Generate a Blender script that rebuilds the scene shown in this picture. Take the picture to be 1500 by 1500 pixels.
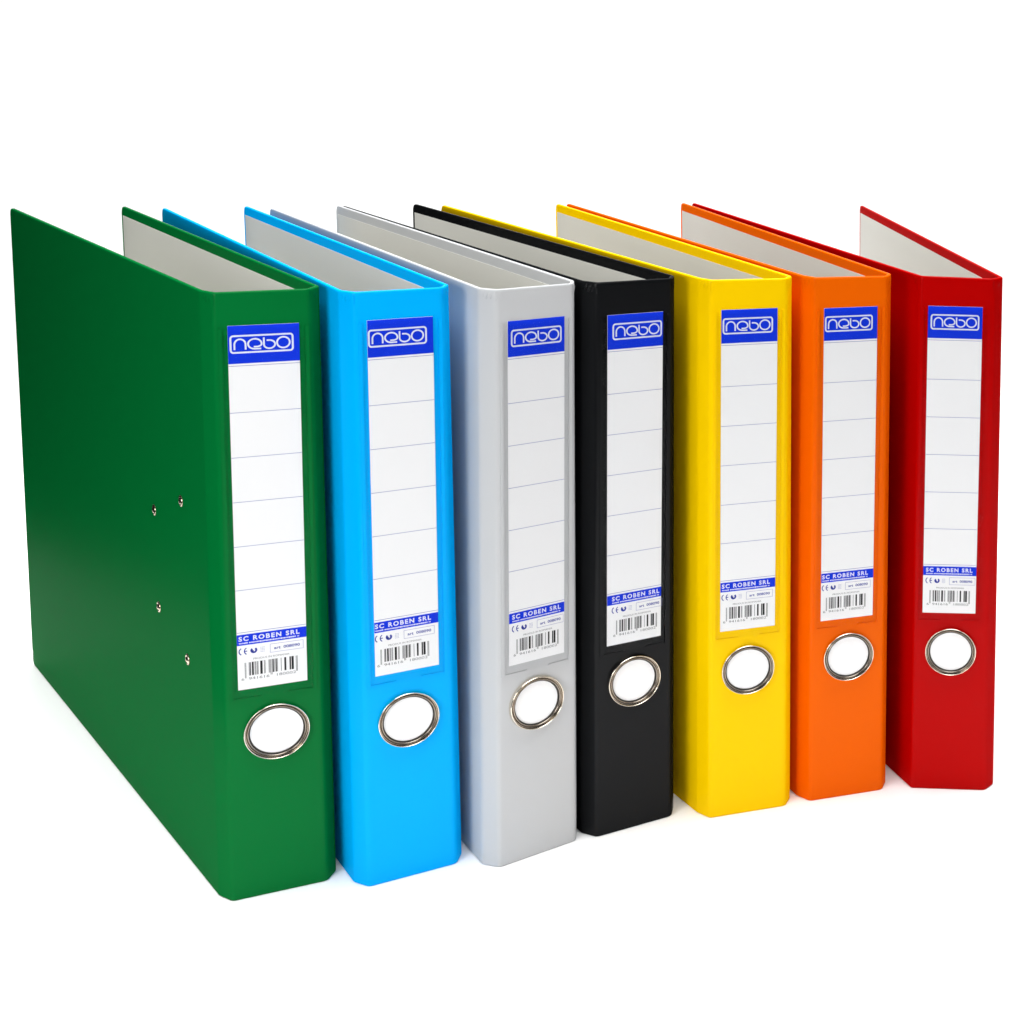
import bpy, bmesh, math, random
from mathutils import Vector, Matrix

for o in list(bpy.data.objects):
    bpy.data.objects.remove(o, do_unlink=True)
scene = bpy.context.scene
col = scene.collection
random.seed(7)

# ------------------------------------------------------------------ camera
CAM = Vector((-0.043756, -0.84915, 0.453487))
PITCH, ROLL, YAW = -0.151663, 0.043867, -0.551689
FPX, PX, PY = 2299.918, 1527.064, 419.48          # focal length and principal point on a 1500 px picture
fw = Vector((-math.sin(YAW) * math.cos(PITCH), math.cos(YAW) * math.cos(PITCH), math.sin(PITCH)))
rt = Vector((math.cos(YAW), math.sin(YAW), 0))
up = rt.cross(fw)
r2 = math.cos(ROLL) * rt + math.sin(ROLL) * up
u2 = -math.sin(ROLL) * rt + math.cos(ROLL) * up
cam_data = bpy.data.cameras.new('camera')
cam = bpy.data.objects.new('camera', cam_data)
col.objects.link(cam)
m = Matrix((r2, u2, -fw)).transposed().to_4x4()
m.translation = CAM
cam.matrix_world = m
cam_data.sensor_width = 36
cam_data.lens = FPX / 1500 * 36
cam_data.shift_x = (750 - PX) / 1500
cam_data.shift_y = (PY - 750) / 1500
cam_data.clip_start = 0.02
cam_data.clip_end = 60
scene.camera = cam

# ------------------------------------------------------------------ world, lamps, exposure
world = bpy.data.worlds.new('World')
scene.world = world
world.use_nodes = True
bg = world.node_tree.nodes['Background']
bg.inputs['Color'].default_value = (1, 1, 1, 1)
bg.inputs['Strength'].default_value = 0.012


def area(name, loc, target, sx, sy, power, color=(1, 1, 1), spread=180):
    d = bpy.data.lights.new(name, 'AREA')
    d.shape = 'RECTANGLE'
    d.size, d.size_y, d.energy, d.color = sx, sy, power, color
    d.spread = math.radians(spread)
    o = bpy.data.objects.new(name, d)
    col.objects.link(o)
    o.location = loc
    o.rotation_euler = (Vector(target) - Vector(loc)).to_track_quat('-Z', 'Y').to_euler()
    return o


area('key_softbox', (-0.42, -0.43, 0.42), (0.03, 0.0, 0.18), 0.30, 0.30, 2.45)
area('front_fill', (0.45, -1.9, 1.2), (0.25, 0.0, 0.15), 0.9, 0.7, 6.0)  # added unseen fill, brightens the spines and labels
area('overhead_table_fill', (0.22, 0.10, 2.1), (0.22, 0.10, 0.0), 2.0, 1.9, 24.0, spread=70)  # added lamp, narrow beam whitens the table and spares upright faces
area('backdrop_fill', (0.9, 1.2, 2.0), (1.2, 2.3, 0.45), 3.2, 0.4, 60.0)  # added out of view to bring the backdrop up to white

vs = scene.view_settings
vs.view_transform = 'Standard'
vs.look = 'None'
vs.exposure = 0.0
vs.gamma = 1.0
vs.use_curve_mapping = False
scene.render.engine = 'CYCLES'
scene.cycles.max_bounces = 10
scene.cycles.diffuse_bounces = 6
scene.cycles.transparent_max_bounces = 12


# ------------------------------------------------------------------ materials
def new_mat(name):
    mt = bpy.data.materials.new(name)
    mt.use_nodes = True
    nt = mt.node_tree
    return mt, nt, nt.nodes['Principled BSDF']


def noise_bump(nt, bsdf, scale, strength, dist=0.0002, detail=3):
    tc = nt.nodes.new('ShaderNodeTexCoord')
    nz = nt.nodes.new('ShaderNodeTexNoise')
    nz.inputs['Scale'].default_value = scale
    nz.inputs['Detail'].default_value = detail
    bp = nt.nodes.new('ShaderNodeBump')
    bp.inputs['Strength'].default_value = strength
    bp.inputs['Distance'].default_value = dist
    nt.links.new(tc.outputs['Object'], nz.inputs['Vector'])
    nt.links.new(nz.outputs['Fac'], bp.inputs['Height'])
    nt.links.new(bp.outputs['Normal'], bsdf.inputs['Normal'])
    return tc, nz


def simple(name, rgb, rough=0.5, spec=0.3, metal=0.0, bump=None, var=0.0):
    mt, nt, b = new_mat(name)
    b.inputs['Base Color'].default_value = (*rgb, 1)
    b.inputs['Roughness'].default_value = rough
    b.inputs['Specular IOR Level'].default_value = spec
    b.inputs['Metallic'].default_value = metal
    if bump:
        tc, nz = noise_bump(nt, b, *bump)
        if var:
            mr = nt.nodes.new('ShaderNodeMapRange')
            mr.inputs['To Min'].default_value = rough - var
            mr.inputs['To Max'].default_value = rough + var
            n2 = nt.nodes.new('ShaderNodeTexNoise')
            n2.inputs['Scale'].default_value = 14
            n2.inputs['Detail'].default_value = 4
            nt.links.new(tc.outputs['Object'], n2.inputs['Vector'])
            nt.links.new(n2.outputs['Fac'], mr.inputs['Value'])
            nt.links.new(mr.outputs['Result'], b.inputs['Roughness'])
    return mt


def board(name, rgb, gloss=0.006):
    # matt laminated board with a thin satin film on top
    mt = simple(name, rgb, rough=0.6, spec=0.0, bump=(500, 0.02, 0.0001, 2))
    nt = mt.node_tree
    out = next(n for n in nt.nodes if n.type == 'OUTPUT_MATERIAL')
    p = nt.nodes['Principled BSDF']
    gl = nt.nodes.new('ShaderNodeBsdfGlossy')
    gl.inputs['Roughness'].default_value = 0.24
    mx = nt.nodes.new('ShaderNodeMixShader')
    fr = nt.nodes.new('ShaderNodeFresnel')
    fr.inputs['IOR'].default_value = 1.012
    ad = nt.nodes.new('ShaderNodeMath')
    ad.operation = 'ADD'
    ad.inputs[1].default_value = gloss
    nt.links.new(fr.outputs[0], ad.inputs[0])
    nt.links.new(ad.outputs[0], mx.inputs[0])
    nt.links.new(p.outputs[0], mx.inputs[1])
    nt.links.new(gl.outputs[0], mx.inputs[2])
    nt.links.new(mx.outputs[0], out.inputs['Surface'])
    return mt


M = {
    'green': board('green_laminate', (0.0006, 0.150, 0.029)),
    'blue': board('blue_laminate', (0.0, 0.42, 0.95)),
    'gray': board('grey_laminate', (0.54, 0.55, 0.56)),
    'black': board('black_laminate', (0.0055, 0.006, 0.0068), 0.013),
    'yellow': board('yellow_laminate', (0.95, 0.60, 0.0)),
    'orange': board('orange_laminate', (0.84, 0.122, 0.0)),
    'red': board('red_laminate', (0.45, 0.0003, 0.0003)),
    'liner': simple('liner_paper', (0.77, 0.765, 0.72), 0.75, 0.15, bump=(700, 0.2, 0.0001, 4)),
    'label': simple('label_paper', (0.955, 0.96, 0.97), 0.6, 0.2, bump=(800, 0.1, 0.0001, 3)),
    'white': simple('white_disc_card', (0.96, 0.96, 0.96), 0.6, 0.2),
    'ink_blue': simple('blue_ink', (0.0, 0.035, 0.76), 0.55, 0.15),
    'ink_navy': simple('navy_ink', (0.03, 0.05, 0.36), 0.55, 0.15),
    'ink_line': simple('pale_blue_ink', (0.24, 0.26, 0.52), 0.55, 0.15),
    'ink_grey': simple('grey_ink', (0.22, 0.22, 0.24), 0.55, 0.15),
    'ink_black': simple('black_ink', (0.02, 0.02, 0.022), 0.55, 0.15),
    'ink_white': simple('white_ink', (0.80, 0.84, 0.95), 0.55, 0.15),
    'chrome': simple('nickel_plate', (0.82, 0.76, 0.66), 0.07, 0.5, 1.0, bump=(300, 0.05, 0.0001, 2)),
    'brass': simple('brassy_rivet_metal', (0.78, 0.68, 0.50), 0.22, 0.5, 1.0),
}


for k_ in ('green', 'blue', 'gray', 'black', 'yellow', 'orange', 'red'):
    mt_ = M[k_].copy()
    mt_.name = M[k_].name + '_crimped'
    for n_ in mt_.node_tree.nodes:
        if n_.type == 'MATH':
            n_.inputs[1].default_value = 0.05
        if n_.type == 'BSDF_GLOSSY':
            n_.inputs['Roughness'].default_value = 0.16
    M[k_ + '_shiny'] = mt_


def film_mat():
    mt = bpy.data.materials.new('clear_pocket_film')
    mt.use_nodes = True
    nt = mt.node_tree
    nt.nodes.clear()
    out = nt.nodes.new('ShaderNodeOutputMaterial')
    mix = nt.nodes.new('ShaderNodeMixShader')
    tr = nt.nodes.new('ShaderNodeBsdfTransparent')
    gl = nt.nodes.new('ShaderNodeBsdfGlossy')
    gl.inputs['Roughness'].default_value = 0.14
    fr = nt.nodes.new('ShaderNodeFresnel')
    fr.inputs['IOR'].default_value = 1.06
    tr.inputs['Color'].default_value = (0.99, 0.99, 0.99, 1)
    nt.links.new(fr.outputs[0], mix.inputs[0])
    nt.links.new(tr.outputs[0], mix.inputs[1])
    nt.links.new(gl.outputs[0], mix.inputs[2])
    nt.links.new(mix.outputs[0], out.inputs['Surface'])
    return mt


M['film'] = film_mat()
M['sweep'] = simple('white_sweep_paper', (0.93, 0.93, 0.93), 0.7, 0.1, bump=(160, 0.05, 0.0002, 4))


# ------------------------------------------------------------------ helpers
def link(name, mesh, mat, parent=None, smooth=True):
    if mat and not mesh.materials:
        mesh.materials.append(mat)
    o = bpy.data.objects.new(name, mesh)
    col.objects.link(o)
    if parent:
        o.parent = parent
    return o


def mesh_from(name, verts, faces, smooth=True):
    me = bpy.data.meshes.new(name)
    me.from_pydata(verts, [], faces)
    me.validate()
    bm = bmesh.new()
    bm.from_mesh(me)
    bmesh.ops.recalc_face_normals(bm, faces=bm.faces)
    bm.to_mesh(me)
    bm.free()
    if smooth:
        me.polygons.foreach_set('use_smooth', [True] * len(me.polygons))
    me.update()
    return me


# ------------------------------------------------------------------ white sweep (table top running up into the backdrop)
def build_sweep():
    prof = [(-1.3, 0.0), (1.5, 0.0)]
    R = 0.8
    for k in range(1, 25):
        a = math.pi / 2 * k / 24
        prof.append((1.5 + R * math.sin(a), R - R * math.cos(a)))
    prof.append((1.5 + R, 3.0))
    vs_, fs = [], []
    for (y, z) in prof:
        for x in (-0.22, 4.0):
            vs_.append((x, y, z))
    for i in range(len(prof) - 1):
        fs.append((2 * i, 2 * i + 1, 2 * i + 3, 2 * i + 2))
    o = link('backdrop_sweep', mesh_from('backdrop_sweep', vs_, fs), M['sweep'])
    o['kind'] = 'structure'
    o['label'] = 'seamless white paper sweep under and behind the files'
    o['category'] = 'backdrop'


build_sweep()

# ------------------------------------------------------------------ lever arch files
H = 0.318            # height
W = 0.0540           # outside width at the hinges
CX, CY = 0.00547, 0.0092
LEN = 0.3914         # cover depth
TH = 0.0022          # board thickness
RING_X, RING_Z, RING_CZ = 0.01567, 0.01503, 0.08915
L0, L1, Z0, Z1 = 0.01104, 0.0429, 0.11366, 0.30107
LW_, LH_ = L1 - L0, Z1 - Z0


def fillet(pts, radii, n=7):
    """Round the inner vertices of a polyline; returns points and the index runs of every rounded corner."""
    out = [Vector(pts[0])]
    marks = []
    for i in range(1, len(pts) - 1):
        p, a, b = Vector(pts[i]), Vector(pts[i - 1]), Vector(pts[i + 1])
        da, db = (a - p).normalized(), (b - p).normalized()
        ang = da.angle(db)
        t = radii[i - 1] / math.tan(ang / 2)
        t = min(t, 0.45 * (a - p).length, 0.45 * (b - p).length)
        r = t * math.tan(ang / 2)
        c = p + (da + db).normalized() * (r / math.sin(ang / 2))
        s, e = p + da * t, p + db * t
        v0, v1 = s - c, e - c
        tot = v0.angle(v1)
        cr = v0.x * v1.y - v0.y * v1.x
        sg = 1 if cr > 0 else -1
        k0 = len(out)
        for k in range(n + 1):
            a_ = sg * tot * k / n
            out.append(c + Vector((v0.x * math.cos(a_) - v0.y * math.sin(a_), v0.x * math.sin(a_) + v0.y * math.cos(a_))))
        marks.append((k0, len(out) - 1))
    out.append(Vector(pts[-1]))
    return out, marks


def normals2d(p):
    ns = []
    for i in range(len(p)):
        a = p[max(i - 1, 0)]
        b = p[min(i + 1, len(p) - 1)]
        d = (b - a).normalized()
        ns.append(Vector((-d.y, d.x)))     # path runs left back -> spine -> right back: left normal is inward
    return ns


def section(r=0.0009, hinge=False):
    """Closed loop (t inwards 0..TH, z 0..1 flag + offset) of a rounded board edge."""
    loop = []
    zs_mid = [0.012, 0.03, 0.1, 0.2, 0.29, 0.306, 0.3105, 0.3135, 0.3155]
    n = 4
    for k in range(n + 1):                  # bottom outer round
        a = math.pi / 2 * k / n
        loop.append((r - r * math.sin(a), r - r * math.cos(a)))
    for z in zs_mid:
        loop.append((0.0, z))
    for k in range(n + 1):
        a = math.pi / 2 * k / n
        loop.append((r - r * math.cos(a), H - r + r * math.sin(a)))
    for k in range(n + 1):
        a = math.pi / 2 * k / n
        loop.append((TH - r + r * math.sin(a), H - r + r * math.cos(a)))
    loop.append((TH, 0.16))
    for k in range(n + 1):
        a = math.pi / 2 * k / n
        loop.append((TH - r + r * math.cos(a), r - r * math.sin(a)))
    return loop


def sweep_part(name, P, Nn, i0, i1, round_end=None, shift=None, pinch=None, lean=0.0):
    """Sweep the board section along P[i0..i1]. round_end 'start' / 'end' rounds that end's corners."""
    sec = section()
    pts = [P[i].copy() for i in range(i0, i1 + 1)]
    nrm = [Nn[i] for i in range(i0, i1 + 1)]
    ins = [0.0] * len(pts)
    if round_end:
        rc = 0.005
        if round_end == 'end':
            pts.reverse(); nrm.reverse()
        d = (pts[1] - pts[0]).normalized()
        base = pts[0]
        n0 = nrm[0]
        newp, newn, newi = [], [], []
        for k in range(9):
            a = math.pi / 2 * k / 8
            newp.append(base + d * (rc - rc * math.cos(a)))
            newi.append(rc - rc * math.sin(a))
            newn.append(n0)
        pts = newp + pts[1:]
        nrm = newn + nrm[1:]
        ins = newi + [0.0] * (len(pts) - 9)
        if round_end == 'end':
            pts.reverse(); nrm.reverse(); ins.reverse()
    V, F = [], []
    m_ = len(sec)
    for q, (p, nn, dz) in enumerate(zip(pts, nrm, ins)):
        for (t, z) in sec:
            tt = t
            zz = min(max(z, dz), H - dz) if dz > 0 else z
            if pinch and z > 0.3:
                tt = t - pinch(p, z)
            x = p.x + nn.x * tt
            y = p.y + nn.y * tt
            if shift:
                x += shift(p) * (1 - z / H)
            V.append((x + lean * zz, y, zz))
    for q in range(len(pts) - 1):
        for k in range(m_):
            a, b = q * m_ + k, q * m_ + (k + 1) % m_
            F.append((a, b, b + m_, a + m_))
    if round_end == 'start':               # the seam with the spine stays open: one continuous wrap
        F.append(tuple(range(m_)))
    if round_end == 'end':
        F.append(tuple(range((len(pts) - 1) * m_, len(pts) * m_)))
    me = mesh_from(name, V, F)
    for pl in me.polygons:                  # crisp board end
        if len(pl.vertices) > 4:
            pl.use_smooth = False
            for ei in range(pl.loop_start, pl.loop_start + pl.loop_total):
                me.edges[me.loops[ei].edge_index].use_edge_sharp = True
    return me


def slab(name, a, b, y0, y1, r=0.0, n=4):
    """Thin upright plate in the spine plane: corners a=(x,z) b=(x,z), from y0 (back) to y1 (front)."""
    (x0, z0), (x1, z1) = a, b
    if r > 0:
        loop = []
        for cx, cz, a0 in ((x1 - r, z0 + r, -90), (x1 - r, z1 - r, 0), (x0 + r, z1 - r, 90), (x0 + r, z0 + r, 180)):
            for k in range(n + 1):
                t = math.radians(a0 + 90 * k / n)
                loop.append((cx + r * math.cos(t), cz + r * math.sin(t)))
    else:
        loop = [(x0, z0), (x1, z0), (x1, z1), (x0, z1)]
    k = len(loop)
    V = [(x, y0, z) for x, z in loop] + [(x, y1, z) for x, z in loop]
    F = [tuple(range(k)), tuple(range(k, 2 * k))] + [(i, (i + 1) % k, k + (i + 1) % k, k + i) for i in range(k)]
    return mesh_from(name, V, F, smooth=False)


def rects(name, rs, y):
    V, F = [], []
    for (x0, x1, z0, z1) in rs:
        b = len(V)
        V += [(x0, y, z0), (x1, y, z0), (x1, y, z1), (x0, y, z1)]
        F.append((b, b + 1, b + 2, b + 3))
    me = bpy.data.meshes.new(name)
    me.from_pydata(V, [], F)
    me.update()
    return me


def ribbon(name, strokes, width, y):
    """Flat inked strokes; strokes = list of (points [(x,z)], closed)."""
    V, F = [], []
    for pts, closed in strokes:
        n = len(pts)
        base = len(V)
        for i in range(n):
            p = Vector(pts[i])
            a = Vector(pts[(i - 1) % n]) if (closed or i) else None
            b = Vector(pts[(i + 1) % n]) if (closed or i < n - 1) else None
            d0 = (p - a).normalized() if a is not None else None
            d1 = (b - p).normalized() if b is not None else None
            if d0 is None: d0 = d1
            if d1 is None: d1 = d0
            t = (d0 + d1)
            t = t.normalized() if t.length > 1e-6 else d1
            nn = Vector((-t.y, t.x))
            w = width / 2 / max(0.5, nn.dot(Vector((-d1.y, d1.x))))
            V.append((p.x + nn.x * w, y, p.y + nn.y * w))
            V.append((p.x - nn.x * w, y, p.y - nn.y * w))
        for i in range(n if closed else n - 1):
            j = (i + 1) % n
            F.append((base + 2 * i, base + 2 * j, base + 2 * j + 1, base + 2 * i + 1))
    me = bpy.data.meshes.new(name)
    me.from_pydata(V, [], F)
    me.update()
    return me


def text_mesh(name, s, x0, x1, zc, h, y, bold=0.0, gap=1.0):
    """Lettering fitted into x0..x1 with cap height h round zc."""
    cu = bpy.data.curves.new(name, 'FONT')
    cu.body = s
    cu.size = 1.0
    cu.offset = bold
    cu.resolution_u = 3
    cu.space_character = gap
    o = bpy.data.objects.new(name, cu)
    col.objects.link(o)
    bpy.context.view_layer.update()
    me = bpy.data.meshes.new_from_object(o.evaluated_get(bpy.context.evaluated_depsgraph_get()))
    bpy.data.objects.remove(o, do_unlink=True)
    xs = [v.co.x for v in me.vertices]
    ys = [v.co.y for v in me.vertices]
    ax, bx, ay, by = min(xs), max(xs), min(ys), max(ys)
    for v in me.vertices:
        v.co = Vector((x0 + (v.co.x - ax) / (bx - ax) * (x1 - x0), y, zc - h / 2 + (v.co.y - ay) / (by - ay) * h))
    me.name = name
    me.materials.clear()
    me.update()
    return me


def lathe(name, prof, seg=72):
    """Ring round the local Y axis; prof = [(radius, y)]."""
    V, F = [], []
    n = len(prof)
    for k in range(seg):
        a = 2 * math.pi * k / seg
        for (r, y) in prof:
            V.append((r * math.cos(a), y, r * math.sin(a)))
    for k in range(seg):
        for i in range(n - 1):
            a, b = k * n + i, ((k + 1) % seg) * n + i
            F.append((a, a + 1, b + 1, b))
    return mesh_from(name, V, F)


# ---- label artwork: shared meshes in label coordinates (x from label left, z from label top downwards negative)
YL = -0.0006        # paper face
YI = -0.00064       # ink on paper
YI2 = -0.00068      # ink on ink
fx = lambda u: u * LW_
fz = lambda v: -v * LH_

ART = {}
ART['paper'] = slab('label', (0, -LH_), (LW_, 0), -0.0002, YL)
ART['header_band'] = rects('header_band', [(0, LW_, fz(.1015), 0)], YI)
ART['footer_band'] = rects('footer_band', [(0, LW_, fz(.8745), fz(.8443))], YI)
ART['ruled_line'] = rects('ruled_line', [(0, LW_, -0.00012, 0.00012)], YI)


def logo():
    # units: box 755 x 190, y down
    sx = fx(.868) / 755
    sz = fx(1) * 0 + LH_ * .0445 / 190
    P = lambda x, y: (x * sx, fz(.0275) - y * sz)
    frame = []
    rr = 32
    for cx, cy, a0 in ((755 - rr, rr, -90), (755 - rr, 190 - rr, 0), (rr, 190 - rr, 90), (rr, rr, 180)):
        for k in range(7):
            t = math.radians(a0 + 90 * k / 6)
            frame.append(P(cx + rr * math.cos(t), cy + rr * math.sin(t)))
    fr = ribbon('logo_frame', [(frame, True)], 0.00088, YI2)

    def arc(cx, cy, rx, ry, a0, a1, n=22):
        return [P(cx + rx * math.cos(math.radians(a0 + (a1 - a0) * k / n)), cy + ry * math.sin(math.radians(a0 + (a1 - a0) * k / n))) for k in range(n + 1)]
    st = []
    # n
    st.append(([P(46, 158)] + arc(113, 98, 67, 60, 180, 360) + [P(180, 158)], False))
    # e : bowl with a hooked bar and a tail
    st.append(([P(368, 154), P(300, 154)] + arc(292, 97, 82, 57, 98, 360) + arc(316, 100, 58, 30, 0, 90, 8) + [P(278, 130)], False))
    # b
    st.append(([P(402, 30), P(402, 108)] + arc(470, 110, 68, 47, 180, -90) + [P(436, 63)], False))
    # o
    st.append((arc(640, 95, 78, 62, 0, 360, 40)[:-1], True))
    le = ribbon('logo_lettering', st, 0.00080, YI2)
    return fr, le


ART['logo_frame'], ART['logo_lettering'] = logo()
ART['footer_lettering'] = text_mesh('footer_lettering', 'SC ROBEN SRL', fx(-.012), fx(.865), fz(.8563), LH_ * .0135, YI2, 0.035, 1.28)
# the address under the name is too small to read: a row of tiny strokes
rs = []
x = fx(-.008)
while x < fx(.86):
    w = random.uniform(.0003, .0007)
    if not (fx(.10) < x < fx(.12) or fx(.80) < x < fx(.82)):
        rs.append((x, x + w, fz(.8703) - random.uniform(0, .00012), fz(.8672) + random.uniform(0, .0001)))
    x += w + .00016
ART['address_line'] = rects('address_line', rs, YI2)


def marks():
    zc = fz(.892)
    r = .0019

    def arc(cx, cz, rr, a0, a1, n=14):
        return [(cx + rr * math.cos(math.radians(a0 + (a1 - a0) * k / n)), cz + rr * math.sin(math.radians(a0 + (a1 - a0) * k / n))) for k in range(n + 1)]
    ce = [(arc(fx(.05), zc, r, 120, 240), False), (arc(fx(.125), zc, r, 120, 240), False), ([(fx(.125) - r, zc), (fx(.125) - r * .35, zc)], False)]
    ART['conformity_mark'] = ribbon('conformity_mark', ce, .00050, YI)
    c = (fx(.20), zc)
    a = arc(*c, .0011, 130, 415, 22)
    ART['recycling_mark'] = ribbon('recycling_mark', [(a, False), ([(c[0] - .0012, zc - .0002), (c[0] - .0001, zc - .0005)], False)], .00095, YI)
    x0, x1, z0, z1 = fx(.435), fx(.915), fz(.905), fz(.8815)
    ART['article_box'] = ribbon('article_box', [([(x0, z0), (x1, z0), (x1, z1), (x0, z1)], True)], .00016, YI)
    t = []
    for k, zz in enumerate((.886, .890, .894, .898)):
        for q in range(3):
            t.append((fx(.295 + .022 * q), fx(.309 + .022 * q), fz(zz + .0012), fz(zz)))
    ART['small_print'] = rects('small_print', t, YI)


marks()
ART['article_number'] = text_mesh('article_number', 'art  008090', fx(.49), fx(.865), fz(.8935), LH_ * .0083, YI, 0.02)
ART['origin_line'] = text_mesh('origin_line', 'PRODUS IN ROMANIA', fx(.19), fx(.71), fz(.9160), LH_ * .0052, YI)


def barcode():
    # bar positions as printed: guard bars at both ends and in the middle run a little lower
    bars = [(190, 199, 1), (208, 216, 1), (270, 281, 0), (288, 308, 0), (330, 366, 0), (384, 394, 0), (402, 414, 0), (430, 442, 0), (450, 458, 0),
            (494, 540, 0), (570, 579, 0), (588, 597, 0), (662, 672, 0), (680, 690, 0), (698, 708, 1), (722, 731, 1), (738, 764, 0), (774, 783, 0),
            (798, 822, 0), (830, 841, 0), (906, 916, 0), (974, 1012, 0), (1078, 1108, 0), (1118, 1164, 0), (1208, 1218, 1), (1229, 1240, 1)]
    u = lambda q: fx((q - 50) / 1380 - .037)
    return rects('barcode', [(u(p), u(q), fz(.9685 if g else .962), fz(.9245)) for p, q, g in bars], YI)


ART['barcode'] = barcode()
ART['barcode_digits'] = text_mesh('barcode_digits', '6  941616   180002', fx(.012), fx(.80), fz(.9705), LH_ * .0074, YI)

SUB = [('header_band', 'ink_blue'), ('logo_frame', 'ink_white'), ('logo_lettering', 'ink_white'),
       ('footer_band', 'ink_blue'), ('footer_lettering', 'ink_white'), ('address_line', 'ink_white'),
       ('conformity_mark', 'ink_navy'), ('recycling_mark', 'ink_navy'), ('article_box', 'ink_line'),
       ('article_number', 'ink_navy'), ('small_print', 'ink_line'), ('origin_line', 'ink_grey'),
       ('barcode', 'ink_black'), ('barcode_digits', 'ink_grey')]
RULES = [.1075, .2330, .3546, .4765, .5990, .7200, .8385]

# ---- finger ring: a rolled outer bead, a groove and an inner collar
ring_prof = [(1.0, 0.0002), (1.004, -0.0007), (0.995, -0.0016), (0.972, -0.0022), (0.952, -0.0021), (0.936, -0.0014), (0.930, -0.0006)]
collar_prof = [(0.934, -0.0007), (0.918, -0.0006), (0.900, -0.0008), (0.884, -0.0013), (0.868, -0.0016), (0.852, -0.0017), (0.832, -0.0013), (0.820, -0.0006), (0.816, 0.0002)]
RING = lathe('finger_ring', [(r, y) for r, y in ring_prof], 80)
DISC = lathe('hole_disc', [(0.0001, -0.00028), (0.81, -0.00028)], 64)
COLLAR = lathe('ring_collar', collar_prof, 80)
RIM_SHADE = lathe('hole_rim_shade', [(0.822, -0.0002), (0.818, -0.0008), (0.806, -0.0010), (0.796, -0.0008), (0.792, -0.00015)], 72)
RIV = lathe('rivet', [(0.0030, 0.0), (0.0029, -0.0004), (0.0024, -0.00055), (0.0021, -0.0003), (0.0017, -0.0004), (0.0012, -0.0008), (0.0005, -0.0010), (0.00005, -0.00102)], 28)
RIVR = lathe('rivet_shadow_ring', [(0.0033, 0.0), (0.0032, -0.00015), (0.0027, -0.0002)], 28)
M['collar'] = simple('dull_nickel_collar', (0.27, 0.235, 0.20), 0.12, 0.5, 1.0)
M['rim_shade'] = simple('rim_shade_dark', (0.09, 0.08, 0.07), 0.3, 0.4, 0.9)  # dark ring painted in for the shade bounding the hole
M['rivet_shadow'] = simple('rivet_shadow_dark', (0.10, 0.075, 0.05), 0.4, 0.4, 0.8)  # shadow round each rivet, put into the colour of this ring

FILES = [
    # key, x, y, turn, left cover, right cover, label dx, ring dx, lean, label dz, print shift, label text
    ('green', 0.0, 0.0, 0.0, 0.22824, -0.19681, 0.00015, 0.00126, 0.00448, 0.00018, .037,
     'dark green lever arch file with riveted side cover showing'),
    ('blue', 0.063099, -0.01669, 0.091742, 0.06529, -0.067873, 0.00009, 0.00005, -0.00187, 0.0023, .020,
     'sky blue lever arch file between the green and grey files'),
    ('gray', 0.127633, -0.027872, 0.238098, -0.082992, 0.06747, 0.00018, -0.00018, 0.00385, 0.0, .066,
     'light grey lever arch file between the blue and black files'),
    ('black', 0.182815, -0.017812, 0.112155, 0.064083, -0.068348, 0.00004, 0.00008, 0.0002, -0.00117, .100,
     'black lever arch file between the grey and yellow files'),
    ('yellow', 0.246594, -0.023586, -0.121944, 0.285218, -0.203861, 0.00018, 0.00033, -0.00915, 0.00004, .037,
     'yellow lever arch file between the black and orange files'),
    ('orange', 0.306611, -0.029921, -0.132173, 0.213776, -0.117835, -0.00012, 0.00105, -0.01168, -0.00087, .030,
     'orange lever arch file between the yellow and red files'),
    ('red', 0.369177, -0.039603, -0.528293, 0.53, -0.309126, -0.00052, 0.00101, -0.01371, -0.00046, .063,
     'red lever arch file turned outwards at the end beside the orange file'),
]


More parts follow.
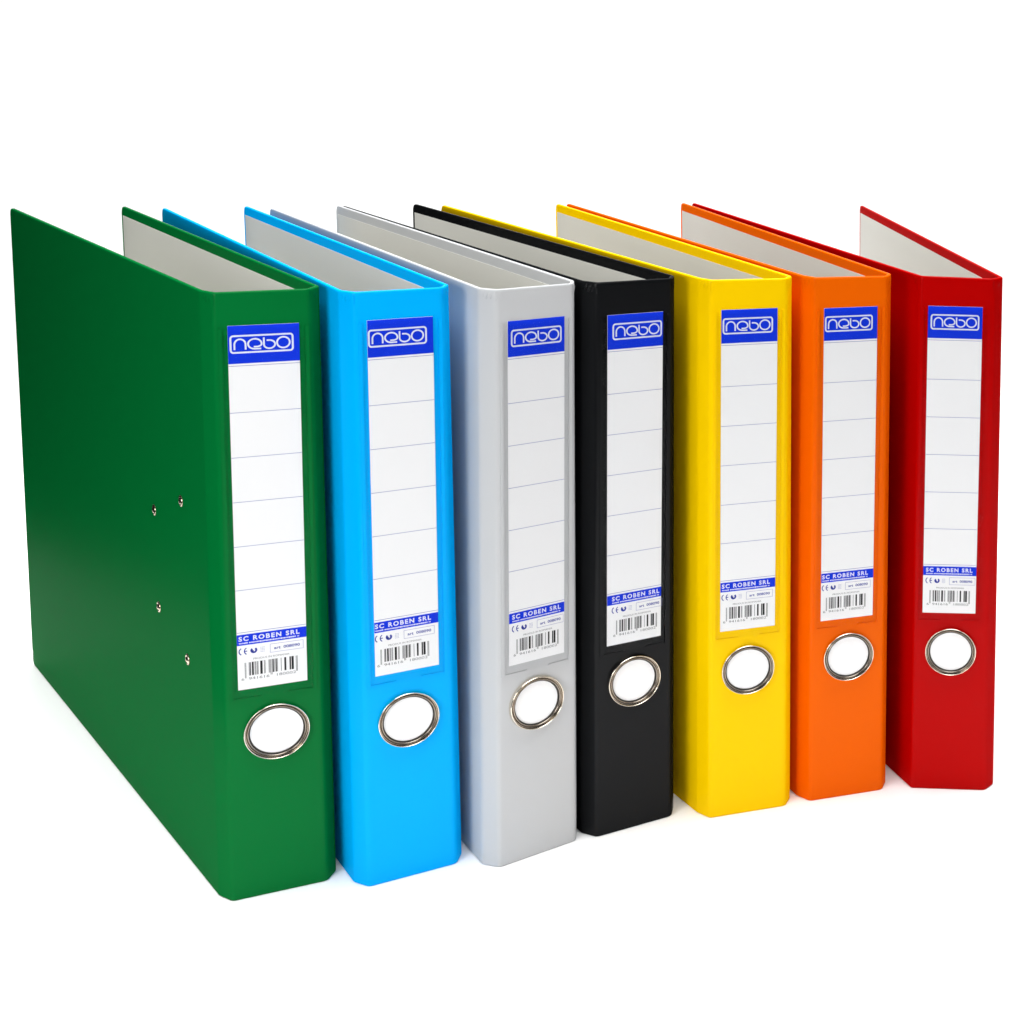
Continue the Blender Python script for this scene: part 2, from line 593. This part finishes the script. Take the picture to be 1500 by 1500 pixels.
def build_file(key, x, y, turn, al, ar, dlx, drx, lean, dlz, ps, text):
    mat = M[key]
    root = bpy.data.objects.new('lever_arch_file', None)
    col.objects.link(root)
    root.empty_display_size = 0.03
    root['label'] = text
    root['category'] = 'file'
    root['group'] = 'lever arch files standing in a row'
    lb = Vector((-math.sin(al) * LEN, CY + math.cos(al) * LEN))
    rb = Vector((W + math.sin(ar) * LEN, CY + math.cos(ar) * LEN))
    ld = Vector((-math.sin(al), math.cos(al)))
    rd = Vector((math.sin(ar), math.cos(ar)))
    poly = [lb, (0, CY), (CX, 0), (W - CX, 0), (W, CY), rb]
    P, marks_ = fillet(poly, [0.006, 0.0035, 0.004, 0.005])
    # extra straight stations so covers meet the spine on a flat stretch
    a0, b1 = marks_[0][0], marks_[-1][1]
    seamL = Vector((0, CY)) + ld * 0.012
    seamR = Vector((W, CY)) + rd * 0.012
    midL = Vector((0, CY)) + ld * 0.2
    midR = Vector((W, CY)) + rd * 0.2
    pts = [P[0], midL, seamL] + P[a0:b1 + 1] + [seamR, midR, P[-1]]
    N = normals2d(pts)
    N[0] = N[1] = N[2] = Vector((-ld.y, ld.x)) * -1
    N[-1] = N[-2] = N[-3] = Vector((-rd.y, rd.x))
    for i in (0, 1, 2):
        if N[i].x < 0: N[i] = -N[i]
    iL, iR = 2, len(pts) - 3
    root.location = (x, y, 0)
    root.rotation_euler = (0, 0, turn)

    TB = 0.0022
    sh_sp = lambda p: TB * min(1, max(0, (p.x - 0.78 * W) / (W - CX - .0005 - 0.78 * W)))
    sh_r = lambda p: TB
    hc = ((CX / 2, CY / 2), (W - CX / 2, CY / 2))

    def pinch(p, z):
        # the film gathers a little where the hinges fold at the top
        h = 0.0
        for cx, cy in hc:
            d = math.hypot(p.x - cx, p.y - cy)
            h += max(0, 1 - d / 0.0055) * (0.6 + 0.4 * math.sin(p.x * 5200 + p.y * 3100))
        f = math.exp(-((z - 0.3148) / 0.0020) ** 2)
        return 0.0008 * h * f

    lc = link('cover', sweep_part('cover', pts, N, 0, iL, 'start', lean=lean), mat, root)
    rc = link('cover', sweep_part('cover', pts, N, iR, len(pts) - 1, 'end', sh_r, lean=lean), mat, root)
    link('spine', sweep_part('spine', pts, N, iL, iR, None, sh_sp, pinch, lean), mat, root)

    # the film is heat-crimped and shinier at the top of both hinges
    for side in (0, 1):
        a, b = (Vector((CX * .06, CY * .94)), Vector((CX * .98, CY * .02))) if side == 0 else (Vector((W - CX * .98, CY * .02)), Vector((W - CX * .06, CY * .94)))
        d = b - a
        nn = Vector((d.y, -d.x)).normalized()
        V, F = [], []
        nu, nv = 12, 8
        rnd = random.Random(len(text) * 7 + side)
        for j in range(nv + 1):
            z = H - .0011 - .0052 * j / nv
            for i in range(nu + 1):
                e = math.sin(math.pi * i / nu) * math.sin(math.pi * min(1, j / nv * .85 + .15))
                h = -.0003 + e * (.00055 + .0004 * math.sin(i * 1.9 + j * .7) + rnd.uniform(-.00012, .00012))
                p = a + d * (i / nu) + nn * h
                V.append((p.x + lean * z, p.y, z))
        for j in range(nv):
            for i in range(nu):
                q = j * (nu + 1) + i
                F.append((q, q + 1, q + nu + 2, q + nu + 1))
        link('hinge_crimp', mesh_from('hinge_crimp', V, F), M[key + '_shiny'], root)

    # paper liners on the inner faces of the covers, leaving a turned-in border
    for (org, d, n, par, tb) in ((Vector((0, CY)), ld, N[0], lc, 0.0), (Vector((W, CY)), rd, N[-1], rc, TB)):
        V = []
        for s in (0.008, 0.12, 0.25, LEN - 0.004):
            for (t, z) in ((TH - .0003, .006), (TH + .00025, .006), (TH + .00025, H - .0062), (TH - .0003, H - .0062)):
                p = org + d * s + n * t
                V.append((p.x + tb * (1 - z / H) + lean * z, p.y, z))
        F = []
        for q in range(3):
            for k in range(4):
                F.append((q * 4 + k, q * 4 + (k + 1) % 4, q * 4 + 4 + (k + 1) % 4, q * 4 + 4 + k))
        F += [(0, 1, 2, 3), (12, 13, 14, 15)]
        link('liner', mesh_from('liner', V, F, False), M['liner'], par)
    # spine liner joins them
    V = []
    stations = [Vector((0, CY)) + ld * 0.009 + N[0] * (TH + .0004)] + [Vector((CX + .001, TH + .0002)), Vector((W - CX - .001, TH + .0002))] + [Vector((W, CY)) + rd * 0.009 + N[-1] * (TH + .0004) + Vector((.0004, 0))]
    for p in stations:
        V += [(p.x + lean * .004, p.y, .004), (p.x + lean * H, p.y, H - .008)]
    link('liner', mesh_from('liner', V, [(0, 2, 3, 1), (2, 4, 5, 3), (4, 6, 7, 5)], False), M['liner'], root)

    # label and its print
    lab = link('label', ART['paper'], M['label'], root)
    lab.location = (L0 + dlx + lean * Z1, 0, Z1 + dlz)
    lab.rotation_euler = (0, lean, 0)
    for nm, mt in SUB:
        o = link(nm, ART[nm], M[mt], lab)
        if nm not in ('header_band', 'footer_band'):
            o.location.x = fx(ps)
    for v in RULES:
        o = link('ruled_line', ART['ruled_line'], M['ink_line'], lab)
        o.location.z = fz(v)

    # clear pocket welded over the label: side welds, bottom stubs, film
    xa, xb = L0 + dlx - .0030, L1 + dlx + .0034
    zt, zb = Z1 + dlz - .0012, Z0 + dlz - .0058
    film = link('label_pocket', slab('label_pocket', (xa + .0002, zb + .001), (xb - .0002, zt), -.00082, -.00090), M['film'], root)
    film.rotation_euler = (0, lean, 0)
    for (ax, bx) in ((xa - .0011, xa + .0008), (xb - .0008, xb + .0011)):
        link('weld', slab('weld', (ax, zb), (bx, zt), .0002, -.0005, .0005), mat, film)
    link('weld', slab('weld', (xa + .0008, zb), (xa + .0135, zb + .0013), .0002, -.00035, .0005), mat, film)
    link('weld', slab('weld', (xb - .0125, zb + .0003), (xb - .0008, zb + .0014), .0002, -.00035, .0005), mat, film)

    # finger ring
    rg = link('finger_ring', RING, M['chrome'], root)
    rg.location = (W / 2 + drx + lean * RING_CZ, 0, RING_CZ)
    rg.scale = (RING_X, 1, RING_Z)
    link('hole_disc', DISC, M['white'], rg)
    link('hole_rim_shade', RIM_SHADE, M['rim_shade'], rg)
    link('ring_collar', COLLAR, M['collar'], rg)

    # rivets of the lever mechanism on the cover that shows
    if key == 'green':
        for (s, z) in ((.0887, .1851), (.0408, .2017), (.0867, .1310), (.0387, .1163)):
            p = Vector((0, CY)) + ld * s
            rv = link('rivet', RIV, M['brass'], root)
            rv.location = (p.x + lean * z, p.y, z)
            nx = -N[0]
            rv.rotation_euler = (0, 0, math.atan2(nx.y, nx.x) + math.pi / 2)
            rv.scale = (.95, 1, .95)
            link('rivet_shadow_ring', RIVR, M['rivet_shadow'], rv)
    return root


for f in FILES:
    build_file(*f)
